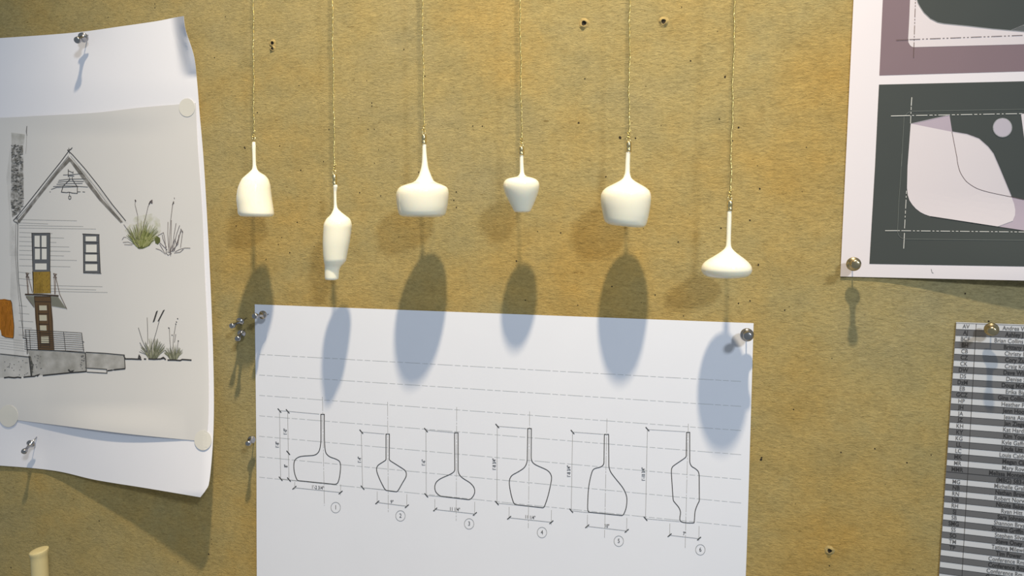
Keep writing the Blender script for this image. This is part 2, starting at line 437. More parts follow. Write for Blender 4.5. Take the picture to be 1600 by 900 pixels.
# ------------------------------------------------------------------ push pins
def push_pin(name_label, base, head, hb=.0088, hh=.0245, mat=M_STEEL, tip=None, sc=1.0):
    """base/head: where collar and head centre appear; hb/hh their distance off the board"""
    B = W(base[0], base[1], hb); H = W(head[0], head[1], hh)
    ax = (H-B).normalized(); L = .0152*sc
    tipp = B-ax*((B.y+.0)/(ax.y) if abs(ax.y) > .2 else .01)   # meets y=0
    tipp = B + ax*((.002-B.y)/ax.y)
    T = thing('push_pin', name_label, 'push pin', W(base[0], base[1], 0), 'metal push pins')
    k = sc
    prof = [(-.0004, .0016), (0, .0026*k), (.0004, .0044*k), (.0010, .0049*k), (.0018, .0049*k), (.0024, .0043*k), (.0034, .0026*k), (.0050, .0019*k), (.0075, .0017*k), (.0098, .0019*k),
            (.0112, .0025*k), (.0120, .0031*k), (.0128, .0033*k), (.0142, .0033*k), (.0149, .0030*k), (.0152, .0022*k), (.01535, .0010)]
    V, Fc = lathe(prof, B, ax, 28); mesh('grip', V, Fc, mat, T, smooth=True)
    V, Fc = lathe([(0, .0001), (.0012, .00045), ((B-tipp).length+.0004, .00045)], tipp, ax, 10); mesh('needle', V, Fc, M_STEEL, T, smooth=True)
    return T
push_pin('metal push pin near the top edge of the house sketch sheet', (131, 58), (117.5, 64.5), sc=.92)
push_pin('metal push pin slanting down-left at the bottom of the house sketch sheet', (49.5, 692), (39.5, 703.5), sc=.82, hb=.0095, hh=.020)
push_pin('metal push pin in the top left corner of the pendant drawing sheet', (412, 492), (401, 493.5), sc=.78, hh=.020)
push_pin('upper of two close push pins in bare board left of the drawing sheet', (376.5, 501.5), (363.5, 508.5), sc=.75, hh=.0215)
push_pin('lower of two close push pins in bare board left of the drawing sheet', (378, 520.5), (372, 528.5), sc=.75, hh=.0205)
push_pin('metal push pin alone in bare board beside the left edge of the drawing sheet', (393.5, 686.5), (389, 691.5), sc=.72, hh=.019)
push_pin('metal push pin seen head-on in the top right corner of the pendant drawing sheet', (1167, 523), (1169, 525.5))
push_pin('metal push pin seen head-on in the lower left corner of the dark printed poster', (1333.5, 412.5), (1337.5, 413.5), mat=M_BRASSY)
push_pin('warm-toned metal push pin at the top of the striped initials list', (1549, 514.5), (1550.5, 518), mat=M_BRASSY, sc=.92)

# ------------------------------------------------------------------ pendant drawing sheet
def h_mid(px, py):
    edge = .0011*sm((py-560)/340)*(sm((560-px)/160)+.6*sm((px-1060)/120))
    return .0007+edge+.0006*math.sin(px*.011+py*.006)**2
T = thing('drawing_sheet', 'large white sheet with six numbered pendant outline drawings pinned under the hanging row', 'paper', W(790, 490, 0))
sheet('paper', ((398, 475.5), (1177.5, 505), (1160, 1010), (402, 1010)), h_mid, 100, 66, M_PAPER, T, left=[(400.5, 700), (401, 860)], right=[(1172, 690), (1166, 880)])
BK = ink('black', (52, 54, 58)); GR = ink('grey', (150, 153, 158)); LG = ink('light_grey', (178, 182, 186)); MG = ink('mid_grey', (134, 137, 142))
G = Ink(h_mid)
for a, b in zip([553.6, 585.8, 617.6, 649.5, 681.5, 713.5, 745.5], [596, 635, 672.7, 710.3, 748.9, 785.8, 822.8]):
    G.dash((405, a), (1158, b), .65, LG, (9, 3, 9, 3, 24, 3))
G.build('level_lines', T)
DR = [
 dict(o=(400,620), s=4.5, n='1', pts=[(456,123),(457,200),(457,300),(452,350),(443,382),(425,403),(400,412),(340,416),(305,422),(280,437),(268,460),(266,500),(272,540),(282,570),(290,585),(300,590),(550,615),(566,612),(576,602),(586,570),(593,520),(594,475),(585,452),(560,437),(520,422),(495,400),(486,370),(481,300),(480,200),(480,123)],
  axis=((503.8,620),(506.8,790)), vd=[((436.7,641.5),(438.5,748),"1'-8\"",(433.5,695)),((449.5,642.7),(450.4,707.5),"1'-0\"",(446,674.5)),((450.4,707.5),(451.5,749.3),"8\"",(447,728))],
  ext=[((438,641.5),(499,647)),((437,748),(464,751)),((460.6,753),(460.3,765)),((532.3,757),(532,774))], hd=((460,762),(532.2,769.5)), ht="1'-2 3/4\"", hp=(496.5,762), c=(524.5,793)),
 dict(o=(400,620), s=4.5, n='2', pts=[(914,262),(914,440),(905,450),(862,478),(850,495),(848,515),(854,540),(872,585),(900,640),(912,655),(922,659),(985,667),(998,660),(1030,605),(1053,565),(1057,540),(1047,517),(1000,485),(945,450),(937,438),(938,262)],
  axis=((605.6,628),(606.7,800)), vd=[((564.5,674.5),(566.5,762),"1'-4\"",(562,718.5))], ext=[((566,675),(601,678)),((567,762),(603,765.5)),((589.3,768),(589.3,788)),((635.8,772),(635.5,793))],
  hd=((589.5,785),(635.7,791)), ht='9"', hp=(612.5,784.5), c=(625.7,806)),
 dict(o=(640,640), s=4.09, n='3', pts=[(287,148),(289,380),(283,397),(260,413),(200,440),(172,462),(161,490),(165,520),(180,540),(205,555),(375,575),(395,567),(413,540),(416,515),(408,492),(385,467),(340,438),(318,415),(310,385),(310,148)],
  axis=((713.6,636),(712.8,813.6)), vd=[((665.5,672),(666,774),"1'-6\"",(662,723))], ext=[((666,672),(709,676)),((666,774),(690,776)),((679.5,780),(679.3,799)),((741.8,784),(741.6,806))],
  hd=((680,796),(742,803)), ht='11 1/4"', hp=(710.5,796), c=(733,818.5)),
 dict(o=(640,640), s=4.09, n='4', pts=[(755,121),(752,320),(745,350),(730,373),(695,397),(655,420),(640,445),(638,480),(648,540),(665,595),(682,608),(850,627),(862,618),(885,550),(903,470),(907,430),(895,402),(870,382),(810,355),(785,335),(777,305),(778,121)],
  axis=((827.6,643),(825.5,825)), vd=[((777,665.5),(776.4,786),"1'-8 3/4\"",(772.5,725.5))], ext=[((778,666),(823,669.5)),((776,786),(806,789)),((795.5,792),(795.3,812)),((861.7,797),(861.3,820))],
  hd=((795.5,809),(861.5,816)), ht='11 1/4"', hp=(828.3,808.5), c=(846.8,832)),
 dict(o=(860,640), s=3.4625, n='5', pts=[(292,134),(290,285),(285,300),(270,311),(238,320),(226,335),(214,380),(206,430),(202,500),(202,540),(210,555),(385,573),(397,565),(410,530),(414,485),(408,455),(390,420),(350,370),(325,335),(316,300),(315,134)],
  axis=((948.4,654),(944.6,840)), vd=[((894.6,675),(892.6,798),"1'-8 3/4\"",(889,736.5))], ext=[((895,675),(943,678.5)),((893,798),(920,801)),((918,804),(917.6,825)),((979.5,809),(979,832))],
  hd=((917.5,822.3),(979.2,829.5)), ht='10"', hp=(948.3,822), c=(966.8,845.5)),
 dict(o=(860,640), s=3.4625, n='6', pts=[(737,123),(735,250),(727,262),(665,305),(656,320),(655,350),(660,430),(665,490),(675,505),(695,530),(704,555),(705,605),(775,613),(779,600),(783,550),(795,515),(806,490),(805,360),(800,335),(785,320),(763,305),(754,280),(754,123)],
  axis=((1075.5,662),(1070.6,856)), vd=[((1011.6,670.5),(1008.6,810.5),"1'-10 3/4\"",(1005.5,741))], ext=[((1012,671),(1071,674.5)),((1009,810.5),(1062,815)),((1046.8,818),(1046.3,838)),((1092.3,822),(1092,845))],
  hd=((1046.3,836.3),(1092.3,841.6)), ht='7"', hp=(1069.5,834), c=(1094.3,859)),
]
def smoothline(pts, sub=4):
    out = []
    for i in range(len(pts)-1):
        p0, p1, p2, p3 = [Vector(pts[j]) for j in (max(i-1, 0), i, i+1, min(i+2, len(pts)-1))]
        if (p2-p1).length > 22*max(1, 1) : out.append(p1); continue
        m1 = (p2-p0)*.5; m2 = (p3-p1)*.5; Ls = (p2-p1).length
        if m1.length > Ls: m1 *= Ls/m1.length
        if m2.length > Ls: m2 *= Ls/m2.length
        for k in range(sub):
            u = k/sub; out.append((2*u**3-3*u*u+1)*p1+(u**3-2*u*u+u)*m1+(3*u*u-2*u**3)*p2+(u**3-u*u)*m2)
    out.append(Vector(pts[-1])); return out
def tick(g, p, up=True, m=BK):
    d = (2.7, 3.2) if up else (3.0, -2.6)
    g.stroke([(p[0]-d[0], p[1]-d[1]), (p[0]+d[0], p[1]+d[1])], 1.5, m)
for Dw in DR:
    g = Ink(h_mid); g.layer = 1.6
    q = cv(*Dw['o'], Dw['s'], Dw['pts'])
    g.stroke(smoothline(q), 1.25, BK, closed=True)
    g.dash(*Dw['axis'], .6, GR, (22, 2, 3, 2))
    for a, b in Dw['ext']: g.stroke([a, b], .6, GR)
    for a, b, t, c in Dw['vd']:
        g.stroke([a, b], .6, MG); tick(g, a); tick(g, b)
        g.text(t, c, 7.6, BK, ux=(0, -1), up=(-1, 0), sx=.72, bold=.012)
    a, b = Dw['hd']; g.stroke([a, b], .65, MG); tick(g, a, False); tick(g, b, False)
    g.text(Dw['ht'], Dw['hp'], 7.6, BK, ux=(1, .1), up=(0, -1), sx=.76, bold=.012)
    g.circle(Dw['c'], 7.4, .65, MG, ry=8.2)
    g.text(Dw['n'], (Dw['c'][0], Dw['c'][1]), 9.5, BK, ux=(1, .1), up=(0, -1), sx=.8)
    g.build('pendant_drawing', T, 'outline drawing of a pendant with its dimensions, numbered '+Dw['n'])

# ------------------------------------------------------------------ house sketch on two layered sheets
def h_left(px, py):
    u = cl((px-70)/250); v = cl((py-340)/430)
    h = .0008 + .030*(u**1.15)*(v**2.0)
    h += .013*cl((px-270-.12*(py-30))/17)**1.5*cl((118-py)/80)**.8          # curled top corner
    r = math.hypot((px-52)/1.3, py-690); h += .0022*(1-math.exp(-(r/46)**2))*sm((py-560)/90)*cl(1-u)
    r = math.hypot(px-130, py-58); h += .0012*(1-math.exp(-(r/40)**2))*sm((200-py)/80)
    return h
def h_trace(px, py):
    h = h_left(px, py)+.0007
    v = sm((py-628)/52)
    h += .0042*v*math.sin(math.pi*cl((px-20)/270))**1.0
    h += .0012*sm((215-py)/40)*math.sin(math.pi*cl(px/290))
    return h
T = thing('sketch_backing_sheet', 'white backing sheet behind the house sketch, its right corners curling off the board', 'paper', W(130, 58, 0))
sheet('paper', ((-110, 66), (287, 25), (313, 777), (-110, 722)), h_left, 84, 150, M_PAPER2, T,
  top=[(0, 59.5), (115, 51), (190, 41), (245, 33), (270, 28)], right=[(290, 47), (303, 88), (308, 130), (312, 180), (318, 250), (324, 350), (329, 450), (333, 560), (334, 640), (332, 700), (327, 752), (322, 765)],
  bottom=[(0, 727.5), (85, 735.5), (150, 750), (230, 763)])
T = thing('tracing_sheet', 'translucent tracing sheet with a pencil and marker sketch of a gabled house', 'sketch', W(150, 180, .002))
sheet('paper', ((-110, 186), (306, 161), (322, 690), (-110, 640)), h_trace, 84, 106, M_TRACE, T, top=[(0, 184), (60, 181), (150, 176), (220, 168)],
  right=[(309, 230), (316, 330), (320, 430), (325, 540), (326, 640)], bottom=[(15, 655), (80, 663), (200, 678)])
for c, r in [((292, 168), 12.5), ((317, 688), 13.5), ((13, 650), 15)]:
    g = Ink(lambda x, y: h_trace(x, y)+.0002); g.disc(c, r, M_DOT, ry=r*1.15)
    o = g.build('adhesive_dot', T); md = o.modifiers.new('t', 'SOLIDIFY'); md.thickness = .0002; md.offset = 1

PK = ink('pencil', (84, 84, 88)); PL = ink('pencil_light', (158, 158, 158)); PD = ink('pencil_dark', (48, 48, 52)); PM = ink('marker_grey', (98, 101, 106))
def ws(*pts): return list(pts)
g = Ink(h_trace)
# smudges of pencil
SM1 = alphaink('smudge', (120, 118, 116), .32, 60, .2, .8); SM2 = alphaink('smudge_soft', (130, 130, 128), .22, 40, .3, .8)
g.fill(cv(0,180,4.091,[(40,400),(66,200),(66,640),(120,900),(60,900),(60,640)]), SM2)
g.fill([(24,350),(30,470),(38,560),(22,560),(16,460),(18,350)], SM2)
g.fill([(110,250),(135,270),(200,350),(190,345),(125,262)], SM2)
g.build('shading', T)
# chimney
g = Ink(h_trace); g.layer = 2
CH = alphaink('chimney', (92, 90, 84), .8, 260, .3, .72)
g.fill([(17.5,207),(39,210),(37,226),(18,226)], alphaink('chimney_top', (150, 150, 140), .5, 90, .3, .8))
g.fill([(17.5,226),(36,227),(37,318),(30,332),(19,340),(16.5,316)], CH)
for _ in range(120):
    x = random.uniform(17, 34); y = random.uniform(227, 334); a = random.uniform(-.9, .9)
    g.stroke([(x, y), (x+random.uniform(2, 5)*math.cos(a), y+random.uniform(1, 4)*math.sin(a))], random.uniform(.6, 1.3), random.choice([PK, PM, PM]))
g.stroke([(42,197),(41,205),(42,212)], .9, PK); g.stroke([(42,200),(41,230),(40,240)], .5, PL)
g.build('chimney_drawing', T)
# roof
g = Ink(h_trace); g.layer = 2.3
s = lambda pts: cv(20,220,6.43,pts)
RS = alphaink('roof_shade', (98, 95, 92), .72, 120, .1, .6)
g.fill(s([(562,160),(600,196),(720,345),(900,585),(1105,812),(1085,828),(870,600),(690,370),(575,210)]), RS)
g.fill(s([(562,160),(575,205),(450,335),(310,510),(170,690),(62,832),(48,805),(200,612),(420,330)]), RS)
g.stroke(s([(598,68),(560,105),(470,225),(330,400),(180,590),(60,740),(5,800)]), 1.1, PD)
g.stroke(s([(548,92),(600,140),(720,275),(860,450),(1000,640),(1135,805)]), 1.1, PD)
g.stroke(s([(562,70),(570,130)]), .7, PK); g.stroke(s([(548,90),(590,85)]), .6, PK)
g.stroke(s([(560,150),(500,225),(380,370),(240,555),(120,700),(40,790)]), .6, PK)
g.stroke(s([(580,150),(680,275),(820,450),(960,640),(1105,820)]), .6, PL)
g.stroke(s([(5,800),(20,815),(40,820),(50,840)]), 1.1, PK); g.stroke(s([(30,790),(60,740)]), 1, PK)
g.build('roof_drawing', T)
# bell
g = Ink(h_trace); g.layer = 2.3
for a in [[(505,343),(560,341),(640,335),(700,328)],[(460,398),(560,385),(735,382)],[(452,415),(580,405),(712,408)],[(440,436),(560,430),(700,427)],[(405,460),(500,452),(620,455),(755,464)],[(385,488),(440,468),(660,460)],[(370,512),(380,513)],[(650,512),(680,512)],[(700,512),(725,514)]]:
    g.stroke(s(a), .85, PK)
g.stroke(s([(557,285),(557,365)]), 1, PD); g.stroke(s([(557,300),(598,318),(606,312),(604,330)]), 1, PK)
g.stroke(s([(560,352),(600,350),(616,356)]), 1, PD); g.stroke(s([(570,365),(572,390),(505,455),(488,515),(540,520),(565,515),(600,525),(648,528),(648,460),(625,430),(596,385),(598,360)]), 1, PD)
g.stroke(s([(568,520),(568,550)]), .8, PK); g.circle(s([(572,570)])[0], 1.9, .9, PD, ry=2.8, n=12)
g.build('bell_drawing', T)
# wall lines (clapboards), corner
g = Ink(h_trace); g.layer = 1.6
for y, x2 in [(344,120),(349,75),(353,130),(357,150),(364,82),(371,100),(378,88),(385,108),(392,110),(399,100),(406,120),(416,110),(426,48),(436,50),(446,45),(447,160),(452,150),(456,168),(478,42),(490,46),(502,52),(512,50),(524,48)]:
    x1 = 30 if x2 > 60 and y < 420 else (78 if y > 440 and x2 > 100 else 29)
    g.stroke([(x1, y-1), ((x1+x2)/2, y), (x2, y+.8)], .5, PL)
g.stroke([(28,342),(27,400),(29,440),(34,480),(36,528)], 1.0, PM); g.stroke([(25,345),(24,400),(27,440),(33,500),(38,528)], .5, PK)
for y in (533, 537, 541, 545, 549): g.stroke([(0, y-5), (41, y)], .4, PL)
g.build('wall_lines', T)
# windows
GLS = ink('window_blank', (216, 216, 216)); WF = ink('window_frame', (92, 96, 104))
g = Ink(h_trace); g.layer = 2
s = lambda pts: cv(0,340,3.4617,pts)
g.fill(s([(172,85),(268,86),(270,292),(180,293)]), WF)
g.layer = 3
for a in [(187,98,215,160),(225,98,251,160),(189,168,216,226),(226,168,252,226),(190,248,252,282)]:
    g.fill(s([(a[0],a[1]),(a[2],a[1]),(a[2],a[3]),(a[0],a[3])]), GLS)
g.layer = 3.4; g.stroke(s([(170,85),(270,84),(270,292)]), 1, PD); g.stroke(s([(172,85),(180,400)]), 1, PD); g.stroke(s([(187,160),(252,164)]), 1, PD)
g.build('window_drawing', T)
g = Ink(h_trace); g.layer = 2
g.fill(s([(450,90),(535,90),(545,300),(450,298)]), WF); g.layer = 3
for a in [(463,102,521,128),(465,146,523,188),(462,200,524,236),(462,252,526,288)]:
    g.fill(s([(a[0],a[1]),(a[2],a[1]),(a[2],a[3]),(a[0],a[3])]), GLS)
g.layer = 3.4; g.stroke(s([(445,88),(538,92)]), 1, PD); g.stroke(s([(450,298),(548,302)]), 1, PD); g.stroke(s([(450,90),(452,298)]), .9, PD); g.stroke(s([(535,90),(541,298)]), .9, PD)
for y in (136, 194, 244): g.stroke(s([(455,y-4),(532,y)]), .8, PD)
g.build('window_drawing', T)
# door panels in marker
YL = ink('marker_ochre', (150, 122, 48), noise=.25, nscale=500); BRN = ink('marker_brown', (92, 70, 46), noise=.2, nscale=500); OR = ink('marker_orange', (170, 106, 16), noise=.15, nscale=300); DBR = ink('marker_dark_brown', (58, 46, 38))
g = Ink(h_trace); g.layer = 2
s = lambda pts: cv(0,400,4.5,pts)
g.fill(s([(230,112),(352,110),(354,262),(236,264)]), YL)
for i in range(12):
    x = 236+i*10; g.stroke(s([(x,114),(x+random.uniform(-3,3),260)]), .5, BRN)
g.stroke(s([(228,110),(236,266)]), .8, PD); g.stroke(s([(354,108),(356,264)]), .8, PD)
g.build('door_drawing', T)
g = Ink(h_trace); g.layer = 2
g.fill(s([(240,280),(356,282),(372,460),(378,660),(268,660),(248,440)]), BRN)
g.layer = 3
for a in [(275,348,328,382),(276,415,328,455),(280,488,326,524),(288,565,342,612)]:
    g.fill(s([(a[0],a[1]),(a[2],a[1]),(a[2]+2,a[3]),(a[0]+2,a[3])]), ink('window_cream', (188, 184, 168)))
g.layer = 3.4
for a in [[(240,284),(256,460),(268,660)],[(268,340),(285,640)],[(336,340),(350,640)],[(356,284),(366,460),(380,660)],[(268,405),(340,407)],[(270,478),(345,480)],[(275,540),(350,545)],[(285,618),(352,622)],[(240,285),(356,285)],[(246,320),(358,322)]]:
    g.stroke(s(a), 1, DBR)
g.build('door_drawing', T)
g = Ink(h_trace); g.layer = 3.8
g.fill(s([(180,278),(240,282),(242,360)]), alphaink('awning', (120, 122, 112), .75)); g.fill(s([(358,284),(408,286),(466,370),(364,352)]), alphaink('awning', (120, 122, 112), .75))
g.stroke(s([(175,270),(290,272),(412,280)]), 2.3, DBR)
for a in [[(184,120),(195,265)],[(192,120),(200,268)],[(200,148),(228,258)],[(380,125),(384,268)],[(390,125),(388,268)],[(392,150),(420,270),(470,374)],[(180,118),(202,122),(182,148),(204,150),(180,118)],[(374,122),(398,128),(376,150),(398,152),(374,122)],[(182,285),(240,362)]]:
    g.stroke(s(a), .8, ink('umber_line', (96, 78, 70)))
g.build('awning_drawing', T)
g = Ink(h_trace); g.layer = 2
g.fill(s([(0,306),(30,302),(74,312),(82,330),(98,490),(96,560),(92,576),(40,572),(12,560),(4,520),(-30,500),(-60,300)]), OR)
g.stroke(s([(2,306),(36,310),(74,312),(82,330),(98,490),(96,560),(92,578),(40,572),(10,556)]), .9, DBR)
for i in range(9):
    x = 6+i*9; g.stroke(s([(x,320),(x+8,560)]), .5, ink('orange_dark', (140, 82, 20)))
g.build('shutter_drawing', T)
# terrace, railing, ground
g = Ink(h_trace); g.layer = 1.8
CON = alphaink('concrete', (140, 140, 136), .62, 70, .1, .75)
g.fill(s([(190,655),(600,680),(608,812),(500,818),(225,845),(210,710)]), CON)
g.fill(s([(602,676),(872,695),(880,790),(752,796),(610,790)]), CON)
g.fill(s([(-100,680),(0,690),(205,708),(220,845),(30,855),(-100,858)]), alphaink('concrete_light', (150, 150, 146), .38, 70, .1, .8))
g.fill(s([(200,700),(215,705),(235,770),(225,845),(215,845)]), alphaink('dark_corner', (70, 72, 70), .7))
g.layer = 3.2
for i in range(10):
    y0 = 518+i*15.2; y1 = 541+i*14.4; g.stroke(s([(172,y0),(400,(y0+y1)/2+1),(576+i*2,y1)]), .75, PD)
for a in [[(178,518),(190,660)],[(205,518),(214,655)],[(447,535),(460,664)],[(574,540),(588,672)],[(578,600),(592,606)]]: g.stroke(s(a), .8, PD)
for a in [[(190,656),(420,666),(600,680)],[(600,680),(608,815)],[(602,676),(740,684),(874,696),(880,792)],[(880,792),(800,800),(755,806)],[(0,688),(205,710),(220,846)],[(610,788),(750,797),(752,824),(610,816)],[(160,575),(186,580),(192,690)]]:
    g.stroke(s(a), 1.2, PD)
for a in [[(28,856),(60,852),(100,856),(125,852),(150,856)],[(165,852),(200,848),(240,846),(275,832),(260,846)],[(300,840),(380,832),(440,826),(500,820),(560,816),(605,812)],[(480,798),(500,820),(515,806),(500,812)],[(755,806),(790,802)],[(800,800),(880,792)]]:
    g.stroke(s(a), 2.1, PD)
for _ in range(60):
    x, y = random.choice([(random.uniform(215, 290), random.uniform(680, 830)), (random.uniform(560, 600), random.uniform(690, 800)), (random.uniform(20, 200), random.uniform(730, 840))])
    g.stroke(s([(x, y), (x+5, y+3)]), .9, PK)
g.build('terrace_drawing', T)
s8 = lambda pts: cv(180,470,6.92,pts)
g = Ink(h_trace); g.layer = 3.2
for a in [[(100,628),(180,628),(258,632)],[(250,630),(258,590),(272,612),(262,632),(285,634)],[(310,628),(335,630)],[(358,628),(420,632),(490,628),(520,612),(545,636)],[(565,640),(640,640),(700,645),(725,634),(825,641)],[(480,630),(530,620),(545,638)]]:
    g.stroke(s8(a), 2.1, PD)
g.stroke([(193,556),(196,560)], 1.2, PD)
g.build('ground_line', T)
# tufts of grass
GN = [ink('grass_a', (112, 120, 66)), ink('grass_b', (136, 142, 90)), ink('grass_c', (84, 92, 50)), ink('grass_d', (162, 164, 122))]
GG = [ink('sage_a', (110, 114, 96)), ink('sage_b', (84, 88, 74)), ink('sage_c', (146, 148, 130))]
def tuft(g, base, bw, spread, height, n, mats, w=.7, lean=0):
    for i in range(n):
        t = random.uniform(-1, 1); h = height*random.uniform(.45, 1)*(1-.35*abs(t))
        x0 = base[0]+t*bw*.5; x1 = base[0]+t*spread+lean*h
        y0 = base[1]-random.uniform(0, 2); m = random.choice(mats)
        g.stroke([(x0, y0), ((x0*.55+x1*.45), y0-h*.55), (x1, y0-h)], w*random.uniform(.7, 1.6), m, taper=True)
s7 = lambda pts: cv(180,280,7.5,pts)
g = Ink(h_trace); g.layer = 1.6
g.fill(s7([(225,740),(110,600),(180,520),(230,440),(330,420),(430,400),(520,470),(540,600),(440,760),(330,820),(270,820)]), alphaink('green_wash', (168, 174, 110), .3, 160, .35, .75))
g.layer = 2; g.fill(s7([(220,750),(270,660),(330,600),(420,640),(440,720),(400,780),(320,815),(270,815)]), alphaink('green_dark_wash', (84, 92, 48), .9, 120, -.1, .5))
g.layer = 2.4; tuft(g, (221, 386), 16, 26, 44, 150, GN, .9, .12)
g.fill(s7([(460,680),(490,665),(525,690),(528,730),(500,765),(470,750)]), ink('grass_c', (84, 92, 50)))
g.layer = 3; PU = ink('ink_violet', (92, 84, 88))
for a in [[(100,530),(170,630),(240,710)],[(265,700),(262,420),(232,300),(235,245)],[(275,720),(330,560),(385,320),(420,255)],[(90,740),(150,735),(215,760)],[(105,765),(200,770)],[(80,710),(100,680),(130,680)],[(290,820),(275,780),(230,740)]]:
    g.stroke(s7(a), .65, PU)
g.stroke(s7([(395,295),(410,262),(430,248),(432,278),(415,275)]), 1.6, PU); g.stroke(s7([(232,240),(240,255),(236,262)]), 1.6, PU)
g.build('grass_drawing', T)
g = Ink(h_trace); g.layer = 3
for a in [[(630,850),(615,640),(618,500)],[(650,850),(655,650),(658,480)],[(665,840),(690,650),(713,515)],[(670,850),(720,640),(755,540)],[(600,860),(580,700),(565,625),(500,660)],[(680,850),(740,720),(770,580),(790,620),(765,800)],[(630,800),(650,480),(672,300),(685,260)],[(520,760),(590,880),(530,830),(475,812)],[(520,740),(560,780),(610,830)],[(700,850),(760,820),(820,805),(880,808)],[(690,865),(760,855),(800,820)],[(640,860),(640,780),(650,900)],[(640,850),(700,700),(715,760)],[(655,850),(735,760),(745,650)],[(690,840),(760,640),(775,600)],[(600,800),(560,700),(550,650)],[(610,850),(660,870),(620,890),(590,860)]]:
    g.stroke(s7(a), .75, PU)
g.stroke(s7([(672,300),(683,262),(686,285)]), 1.4, PU); g.stroke(s7([(692,215),(694,230)]), .9, PU); g.stroke(s7([(785,605),(790,625)]), 1.6, PU)
g.build('grass_drawing', T)
for base, bw, sp, hh, n, ex in [((238.5,561),12,20,36,110,[[(250,290),(290,420),(350,560)],[(345,180),(350,320),(352,470)],[(265,450),(330,560)],[(260,550),(330,580)],[(360,600),(440,350),(480,200)]]),
                             ((271,562),10,15,24,90,[[(585,290),(590,420),(600,520)],[(655,250),(630,400),(620,560)],[(680,430),(670,560)],[(655,360),(640,450)]])]:
    g = Ink(h_trace); g.layer = 2.4; tuft(g, base, bw, sp, hh, n, GG, .8)
    g.layer = 3
    for a in ex: g.stroke(s8(a), .7, PK)
    if base[0] < 250:
        for x0, y0, x1, y1 in [(415,225,450,115),(468,215,524,105)]:
            for i in range(14):
                t = i/13; x = x0+(x1-x0)*t; y = y0+(y1-y0)*t
                g.stroke(s8([(x-9,y+6),(x+10,y-8)]), .9, PD)
    else:
        for x, y in [(578,292),(655,250),(662,228),(675,192),(615,370),(682,432)]: g.stroke(s8([(x-4,y-4),(x+4,y+6)]), 1.3, PD)
    g.build('grass_drawing', T)

# ------------------------------------------------------------------ printed poster top right
def h_post(px, py):
    return .0008+.0085*sm((px-1335)/330)*sm((py-300)/140)+.0004
T = thing('poster', 'white poster sheet printed with dark panels and pale rounded shapes, upper right', 'poster', W(1450, 200, 0))
sheet('paper', ((1338, -90), (1720, -108), (1720, 441), (1313, 432)), h_post, 70, 90, M_POSTER, T)
PUR = ink('print_mauve', (120, 102, 112), noise=.06, nscale=20); DK = ink('print_charcoal', (56, 62, 63), noise=.05, nscale=30); WH = ink('print_pale', (205, 198, 206), noise=.02, nscale=20)
DK2 = ink('print_charcoal_light', (84, 88, 92)); LIL = ink('print_lilac', (168, 156, 172), noise=.08, nscale=30); LIL2 = ink('print_lilac_circle', (176, 170, 184)); THIN = ink('print_thin', (104, 110, 110)); HALO = ink('print_halo', (150, 152, 158)); WL = ink('print_white_line', (206, 206, 206)); BR = ink('print_brown_line', (84, 68, 70))
g = Ink(h_post)
g.fill([(1383,-80),(1700,-95),(1700,108.6),(1374,118)], PUR, 14)
g.layer = 2; s = lambda pts: cv(1400,0,8,pts)
g.fill([(1424,-85)]+s([(175,0),(165,240),(152,480),(155,530),(175,565),(195,583),(220,590),(1600,553)])+[(1700,66),(1700,-90)], WH, 14)
g.layer = 3
cur = s([(263,0),(275,40),(300,85),(350,160),(430,235),(520,280),(600,296),(900,325),(1200,360),(1600,395)])
g.fill([(1433.5,-80)]+cur+[(1700,56),(1700,-85)], DK, 14)
g.layer = 3.6; g.stroke(cur+[(1700,56)], .8, HALO); g.stroke([(1433.5,-80), cur[0]], .8, HALO)
g.fill(s([(1440,378),(1600,312)])+[(1700,10),(1700,55),(1600,49)], DK2); g.stroke(s([(1440,378),(1600,312)]), .8, HALO)
g.layer = 4
g.dash((1431.8,-40),(1428,77), .9, BR, (14,2.5,2.5,2.5,2.5,2.5)); g.stroke([(1428,77),(1427.6,90)], .8, BR)
g.stroke([(1400,62.6),(1420,61.8)], .8, BR); g.dash((1421,61.7),(1640,53.5), .9, BR, (17,3,3,3,3,3))
g.build('mauve_panel', T, 'mauve printed panel with a pale frame round a dark shape')
g = Ink(h_post); A = lambda pts: cv(1350,120,6.4,pts); B = lambda pts: cv(1350,240,5,pts)
g.fill([(1373.4,132.2),(1367.2,260),(1358.4,412.4),(1600,416.5),(1700,418.2),(1700,124.6)], DK, 14)
g.layer = 2
g.fill(B([(1150,338),(1250,360)])+[(1700,330),(1700,377)]+B([(1250,602),(1045,570)]), LIL)
g.fill(A([(467,468),(855,380),(882,552)]), LIL)
g.fill([(1595.3,177.8),(1700,175),(1700,330),(1606,260)], WH)
g.layer = 3
big = A([(467,468),(880,550),(960,560),(1030,575),(1095,595),(1150,620),(1200,660),(1240,700),(1280,752)])+B([(1010,0),(1060,115),(1110,235),(1150,332),(1172,390),(1182,440),(1180,480),(1162,526),(1045,570),(900,550),(700,517),(520,490),(475,475),(440,457),(405,430),(378,400),(355,365),(342,325),(336,270),(340,100)])
g.fill(big, WH, 14)
g.layer = 3.6
g.stroke(A([(882,550),(1030,575),(1150,620),(1240,700)])+B([(1010,0),(1060,115),(1150,332)]), 1.0, LIL2)
for i, (r, m) in enumerate([(15.6, HALO)]): g.circle((1566.4,199.4), 14.6, 1.2, HALO)
g.disc((1566.4,199.4), 14.3, LIL2)
g.layer = 4
g.stroke(smoothline(A([(880,550),(905,680),(930,810)])+B([(725,20),(733,80),(750,140),(775,185),(805,222),(870,266),(940,292),(1040,316),(1150,338),(1250,360)])), .8, BR)
g.stroke(B([(1045,570),(1162,526)]), .5, HALO); g.stroke(A([(467,468),(850,382)]), .5, HALO)
